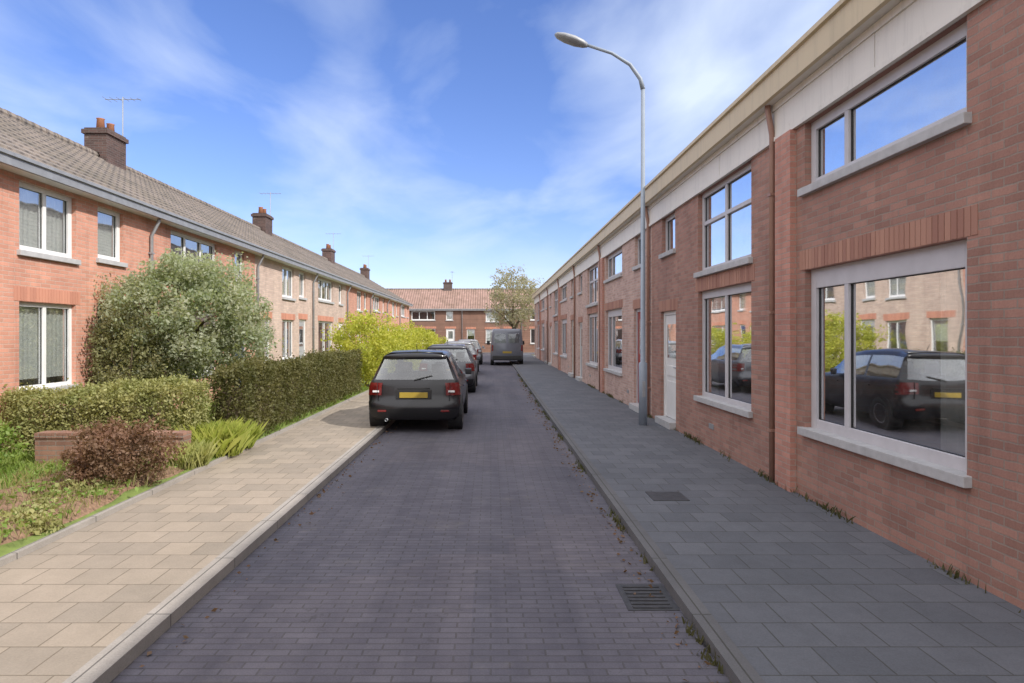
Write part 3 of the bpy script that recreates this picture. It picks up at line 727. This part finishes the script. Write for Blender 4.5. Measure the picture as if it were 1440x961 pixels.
def repaint(o, m):
    for ch in [x for x in COL.objects if x.parent == o]:
        if ch.name.split('.')[0] in ('body', 'wing_mirror', 'door_handle'):
            me = ch.data.copy(); me.materials.clear(); me.materials.append(m); ch.data = me
for (x, y, m, lab) in ((-1.35, 19.5, 'carpaint_grey', 'dark grey hatchback parked directly ahead of the nearest black car'), (-1.45, 28, 'carpaint_silver', 'silver hatchback parked third in line on the left of the road'),
                       (-1.4, 38, 'carpaint_silver', 'small far silver car parked last in line on the left of the road')):
    c = copy_tree(car); c.location = (x, y, 0); repaint(c, M[m]); tag(c, lab, 'car', 'cars parked along the street')

vn = empty('van', (.95, 37, 0)); b = MB(); ns = 12
vs = [(0,.86,.35,2.0),(.06,.93,.3,2.1),(.5,.95,.28,2.13),(3.3,.95,.28,2.12),(3.7,.92,.28,1.95),(4.3,.88,.3,1.25),(4.9,.82,.34,1.05),(5.05,.66,.4,.9)]
for (y, hw, zb, zt) in vs:
    ring = [(-hw*.9,zb),(-hw,zb+.1),(-hw,zb+.35*(zt-zb)),(-hw*.98,zb+.55*(zt-zb)),(-hw*.9,zt-.1),(-hw*.8,zt)]
    b.v += [(x,y,z) for x, z in ring] + [(-x,y,z) for x, z in reversed(ring)]
for k in range(len(vs)-1):
    for j in range(ns): b.f.append((k*ns+j, k*ns+(j+1) % ns, (k+1)*ns+(j+1) % ns, (k+1)*ns+j))
b.f.append(tuple(range(ns))); b.f.append(tuple((len(vs)-1)*ns+j for j in range(ns)))
b.build('body', M['carpaint_van'], vn, smooth=True)
for sx in (-1, 1):
    q = MB(); q.box(sx*.06, sx*.72, -.012, .02, 1.3, 1.85); q.build('rear_window', M['carglass'], vn, bevel=.02)
    q = MB(); q.box(sx*.80, sx*.90, -.015, .05, .85, 1.2); q.build('tail_light', M['redlamp'], vn, bevel=.02)
    q = MB(); q.box(sx*1.0, sx*1.2, 3.75, 3.85, 1.15, 1.4); q.build('wing_mirror', M['black_plastic'], vn, bevel=.03)
    for y in (.9, 4.1):
        q = MB(); q.lathe([(.0,-.1),(.31,-.1),(.33,-.07),(.33,.07),(.31,.1),(.0,.1)], 'x', (sx*.86,y,.33), 20); q.build('wheel', M['rubber'], vn, smooth=True)
q = MB(); q.box(-.85,.85,-.07,.1,.34,.58); q.build('rear_bumper', M['black_plastic'], vn, bevel=.04)
q = MB(); q.box(-.26,.26,-.03,.0,.72,.83); q.build('number_plate', M['plate'], vn)
tag(vn, 'dark grey van parked by the right kerb far down the street', 'van')

# ------------------------------------------------------------------ front garden planting
hedge('garden_hedge', -6.95, -4.25, 9.0, 9.65, PZ, PZ+.95, 'olive clipped hedge running across the front garden at the left edge', M['hedge'], .042, 4200)
hedge('garden_hedge', -4.4, -3.85, 10.0, 19.0, PZ, PZ+1.2, 'dark olive hedge along the pavement beside the black car', M['hedge_dark'], .042, 3600)
tree('garden_tree', -5.6, 11.8, PZ, 1.5, (-.05,0,1.98), (1.6,1.2,1.32), 310, 150, .27, .06, M['tree'], 'grey-green leafy garden tree in front of the sunlit houses')
tree('garden_shrub', -6.2, 11.0, PZ, .6, (0,0,1.1), (.8,.6,.9), 80, 130, .24, .05, M['tree_dark'], 'darker olive shrub beneath the left side of the garden tree', 'shrub', tr=.05)
for (x, y, hh, lab) in ((-4.0, 20.6, 1.0, 'bright yellow-green bush just beyond the hedge, largest of three'), (-3.6, 24.6, .92, 'middle yellow-green bush overhanging the pavement beyond the hedge'), (-3.3, 30, .88, 'farthest yellow-green bush overhanging the pavement')):
    tree('yellow_bush', x, y, PZ, .6, (0,0,1.3*hh), (1.15,1.7,1.15*hh), 130, 110, .3, .075, M['yellow_bush'], lab, 'bush', 'yellow-green bushes along the pavement', tr=.06)
tree('street_tree', 2.0, 56.9, 0, 2.6, (0,0,5.0), (2.7,2.2,2.7), 200, 50, .55, .15, M['twig'], 'greyish brown half-bare tree at the far end of the right-hand terrace', tr=.16, limbs=9)
gw = empty('garden_wall', (-5.0, 8.45, PZ)); b = MB(); b.box(-.95,1.0,-.1,.1,-.1,.40); b.build('wall', M['brick_garden'], gw, bevel=.004)
b = MB()
for k in range(26): b.box(-.95+k*.075+.003, -.95+(k+1)*.075-.004, -.115, .115, .402, .47+random.uniform(-.003,.003))
b.build('coping', M['brick_garden'], gw); tag(gw, 'low brown brick wall dividing the front gardens at the left', 'garden wall')
tree('red_shrub', -4.25, 7.3, PZ, .2, (0,0,.42), (.60,.62,.36), 110, 120, .13, .035, M['berberis'], 'broad reddish brown shrub at the pavement edge in front of the garden wall', 'shrub', tr=.02)
def tuft(x, y, m, label, r=.3, n=500, h=.45):
    P = np.zeros((n,3)); a = rng.uniform(0, 2*math.pi, n); q = r*np.sqrt(rng.random(n)); P[:,0] = x+q*np.cos(a); P[:,1] = y+q*np.sin(a); P[:,2] = PZ+.03
    o = grass_blades('grass_clump', P, h*.35, h, m, .011); tag(o, label, 'plant'); return o
tuft(-3.95, 9.75, M['lime'], 'lime green grass clump at the pavement edge against the end of the dark hedge', .32, 1300, .42)
tuft(-3.98, 9.2, M['lime'], 'tallest lime green grass clump, in front of the clipped cross hedge', .38, 1500, .5)
tuft(-4.0, 8.35, M['lime_pale'], 'paler yellow-green grass clump beside the reddish brown shrub', .3, 1100, .36)
n = 45000
P = np.stack([rng.uniform(-6.95,-3.8,n), rng.uniform(2.5,20,n), np.full(n, PZ+.03)], 1); P = P[(P[:,0] < -5.35) | (P[:,1] > 8.7)]
tag(grass_blades('lawn_grass', P, .05, .14, M['grassblade'], .012), 'short green grass in the front gardens', 'grass', kind='stuff')
n = 2600
yy = rng.uniform(1.5, 30, n); keep = (np.sin(yy*2.3)+np.sin(yy*5.1+1)+rng.normal(size=n)*.5) > .5; yy = yy[keep]; n = len(yy)
P = np.stack([1.24+rng.normal(size=n)*.025, yy, np.full(n, .0)], 1)
tag(grass_blades('gutter_weeds', P, .02, .07, M['weed'], .02), 'dry brown weeds along the right kerb', 'weeds', kind='stuff')
fb = MB(); nx, ny = 8, 14
P = [[(-5.4+1.6*i/nx, 2.0+6.4*j/ny, PZ+.09+.05*rng.random() if 0 < i < nx and 0 < j < ny else PZ-.02) for i in range(nx+1)] for j in range(ny+1)]
for j in range(ny):
    for i in range(nx): fb.quad(P[j][i], P[j][i+1], P[j+1][i+1], P[j+1][i])
o = fb.build('flower_bed', M['mulch'], smooth=True); o['kind'] = 'structure'
P = []
for _ in range(90):
    cx, cy = rng.uniform(-5.35,-3.85), rng.uniform(2.2, 8.4)
    q = rng.normal(size=(26, 3))*np.array([.07,.07,.02]); P.append(np.array([cx, cy, PZ+.15]) + np.abs(q)*np.array([1,1,1])*np.sign(rng.normal(size=(26,3)))*np.array([1,1,.6]))
tag(leaf_mesh('bed_weeds', np.concatenate(P), .05, M['lime2'], flat=.5), 'small green weeds dotted over the brown flower bed', 'weeds', kind='stuff')
n = 2500
P = np.stack([rng.uniform(-5.5,-3.75,n), rng.uniform(2.2,8.5,n), np.full(n, PZ+.10)], 1)
tag(grass_blades('bed_grass', P, .04, .16, M['weed2'], .009), 'thin straw-coloured grass in the flower bed', 'grass', kind='stuff')
# olive ground cover spilling along the pavement edge
P = []
for _ in range(150):
    cx, cy = -4.15+rng.normal()*.22, rng.uniform(2.2, 8.3); cx = min(cx, -3.78)
    if cy > 6.4 and cx > -4.1: continue
    q = rng.normal(size=(110, 3)); q /= np.linalg.norm(q, axis=1)[:,None]; q[:,2] = np.abs(q[:,2])*.8
    P.append(np.array([cx, cy, PZ+.06]) + q*rng.uniform(.08, .2))
tag(leaf_mesh('ground_cover', np.concatenate(P), .045, M['hedge']), 'low olive ground cover along the pavement edge', 'ground cover', kind='stuff')
tree('garden_shrub', -6.2, 7.6, PZ, .2, (0,0,.38), (.5,.6,.32), 45, 90, .16, .045, M['lime2'], 'fresh green low shrub by the house wall at the left edge', 'shrub', tr=.03)

n = 2600
yy = rng.uniform(1.2, 22, n); keep = (np.sin(yy*1.7+2)+np.sin(yy*4.3)+rng.normal(size=n)*.5) > .45; yy = yy[keep]; n = len(yy)
P = np.stack([3.38-np.abs(rng.normal(size=n))*.03, yy, np.full(n, PZ)], 1)
tag(grass_blades('wall_weeds', P, .02, .10, M['weed'], .016), 'small brown-green weeds along the foot of the right brick wall', 'weeds', kind='stuff')
nl = 900
P = np.stack([np.where(rng.random(nl) < .6, 1.2-np.abs(rng.normal(size=nl))*.09, -1.95+np.abs(rng.normal(size=nl))*.1), rng.uniform(1.5, 26, nl), np.full(nl, .012)], 1)
tag(leaf_mesh('fallen_leaves', P, .035, M['berberis'], flat=.9), 'scattered brown fallen leaves in the road gutters', 'leaves', kind='stuff')
# kerb gully
gy_ = empty('gully_grate', (1.08, 4.45, 0)); q = MB(); q.box(-.17,.17,-.22,.22,-.02,.004); q.build('frame', M['iron'], gy_)
q = MB()
for k in range(7): q.box(-.13,.13,-.19+k*.058,-.19+k*.058+.03,.0045,.010)
q.build('grate', M['iron'], gy_); tag(gy_, 'rectangular iron gully grate beside the right kerb', 'gully grate')
# inspection cover on right pavement
ic = MB(); ic.box(1.72,2.10,6.75,7.13,PZ-.02,PZ+.006); o = ic.build('inspection_cover', M['iron']); tag(o, 'square iron inspection cover set in the right pavement', 'manhole cover')

# ------------------------------------------------------------------ light
EL, AZ = R(37.6), R(-33)          # azimuth measured from +x towards +y
d = Vector((math.cos(EL)*math.cos(AZ), math.cos(EL)*math.sin(AZ), math.sin(EL)))
sl = bpy.data.lights.new('sun', 'SUN'); sl.energy = 2.7; sl.angle = R(.5); sl.color = (1, .95, .88)
so = bpy.data.objects.new('sun', sl); COL.objects.link(so); so.rotation_euler = d.to_track_quat('Z', 'Y').to_euler(); so.location = (20, 10, 30)
w = bpy.data.worlds.new('World'); scene.world = w; w.use_nodes = True; nt = w.node_tree
bg = nt.nodes['Background']; bg.inputs[1].default_value = .15
sky = N(nt, 'ShaderNodeTexSky', sky_type='NISHITA'); sky.sun_disc = False; sky.sun_elevation = EL; sky.sun_rotation = R(90)-AZ; sky.dust_density = .25; sky.ozone_density = 2.5
tc = N(nt, 'ShaderNodeTexCoord')
# clouds: noise projected on a flat layer overhead
sp = N(nt, 'ShaderNodeSeparateXYZ'); L(nt, tc.outputs['Generated'], sp.inputs[0])
zz = N(nt, 'ShaderNodeMath', operation='MAXIMUM'); L(nt, sp.outputs[2], zz.inputs[0]); zz.inputs[1].default_value = .06
zz2 = N(nt, 'ShaderNodeMath', operation='ADD'); L(nt, zz.outputs[0], zz2.inputs[0]); zz2.inputs[1].default_value = .12
dv = N(nt, 'ShaderNodeVectorMath', operation='DIVIDE'); L(nt, tc.outputs['Generated'], dv.inputs[0])
cb = N(nt, 'ShaderNodeCombineXYZ'); [L(nt, zz2.outputs[0], cb.inputs[i]) for i in range(3)]; L(nt, cb.outputs[0], dv.inputs[1])
mp = N(nt, 'ShaderNodeMapping'); L(nt, dv.outputs[0], mp.inputs[0]); mp.inputs['Scale'].default_value = (1, .6, .0); mp.inputs['Rotation'].default_value = (0,0,R(35)); mp.inputs['Location'].default_value = (3.2,1.4,0)
nz = N(nt, 'ShaderNodeTexNoise'); nz.inputs['Scale'].default_value = 1.9; nz.inputs['Detail'].default_value = 9; nz.inputs['Roughness'].default_value = .52; nz.inputs['Distortion'].default_value = .4; L(nt, mp.outputs[0], nz.inputs['Vector'])
def cloud_lobe(px, py, wid, amp):
    v = Vector(((px-690)/900, 1, (470-py)/900)).normalized()
    dp = N(nt, 'ShaderNodeVectorMath', operation='DOT_PRODUCT'); L(nt, tc.outputs['Generated'], dp.inputs[0]); dp.inputs[1].default_value = v
    m_ = N(nt, 'ShaderNodeMapRange', interpolation_type='SMOOTHSTEP'); L(nt, dp.outputs['Value'], m_.inputs[0]); m_.inputs[1].default_value = math.cos(wid); m_.inputs[2].default_value = 1; m_.inputs[3].default_value = 0; m_.inputs[4].default_value = amp
    return m_.outputs[0]
acc = nz.outputs['Fac']
for args in ((1075,70,R(10),.24),(830,110,R(7),.08),(620,10,R(14),-.13),(480,150,R(5),.08),(150,60,R(12),.07),(720,190,R(10),-.10),(60,10,R(8),-.10),(960,180,R(6),.06),(610,85,R(4),.12),(320,110,R(10),-.05),(250,40,R(12),-.10),(420,300,R(14),-.10),(800,260,R(12),-.08),(610,30,R(8),-.12)):
    ad = N(nt, 'ShaderNodeMath', operation='ADD'); L(nt, acc, ad.inputs[0]); L(nt, cloud_lobe(*args), ad.inputs[1]); acc = ad.outputs[0]
cl = ramp(nt, acc, .33, .90, (0,0,0), (.85,.85,.85))
hs = N(nt, 'ShaderNodeHueSaturation'); hs.inputs['Saturation'].default_value = 1.12; hs.inputs['Value'].default_value = .68; L(nt, sky.outputs[0], hs.inputs['Color'])
fz = N(nt, 'ShaderNodeMapRange', interpolation_type='SMOOTHSTEP'); L(nt, sp.outputs[2], fz.inputs[0]); fz.inputs[1].default_value = .0; fz.inputs[2].default_value = .24; fz.inputs[3].default_value = .25; fz.inputs[4].default_value = 1
cm_ = N(nt, 'ShaderNodeMath', operation='MULTIPLY'); L(nt, cl, cm_.inputs[0]); L(nt, fz.outputs[0], cm_.inputs[1]); cl = cm_.outputs[0]
mixs = mixc(nt, cl, mixc(nt, 1.0, hs.outputs[0], (.98,.90,1.16), 'MULTIPLY'), (3.5, 3.95, 4.7))
# unseen bright broken cloud, added overhead and behind the camera to lift the shade
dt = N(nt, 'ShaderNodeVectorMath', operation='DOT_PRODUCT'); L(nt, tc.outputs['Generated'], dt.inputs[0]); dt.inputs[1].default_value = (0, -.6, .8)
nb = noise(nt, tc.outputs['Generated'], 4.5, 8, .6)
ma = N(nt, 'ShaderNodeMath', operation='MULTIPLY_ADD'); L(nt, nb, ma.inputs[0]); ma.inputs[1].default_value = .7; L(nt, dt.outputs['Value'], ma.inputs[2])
fill_cloud = ramp(nt, ma.outputs[0], .40, .62)
mixs = mixc(nt, fill_cloud, mixs, (6.2, 6.1, 6.2))
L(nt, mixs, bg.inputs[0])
scene.view_settings.view_transform = 'Standard'; scene.view_settings.look = 'None'; scene.view_settings.exposure = .8; scene.view_settings.gamma = 1

# ------------------------------------------------------------------ camera
cd = bpy.data.cameras.new('camera'); cam = bpy.data.objects.new('camera', cd); COL.objects.link(cam); scene.camera = cam
cam.location = (0, 0, 1.83); cam.rotation_euler = (R(90), 0, 0)
cd.sensor_width = 36; cd.lens = 22.5; cd.shift_x = .0208; cd.shift_y = -.0073; cd.clip_end = 3000; cd.clip_start = .05
scene.cycles.max_bounces = 8; scene.cycles.use_denoising = True
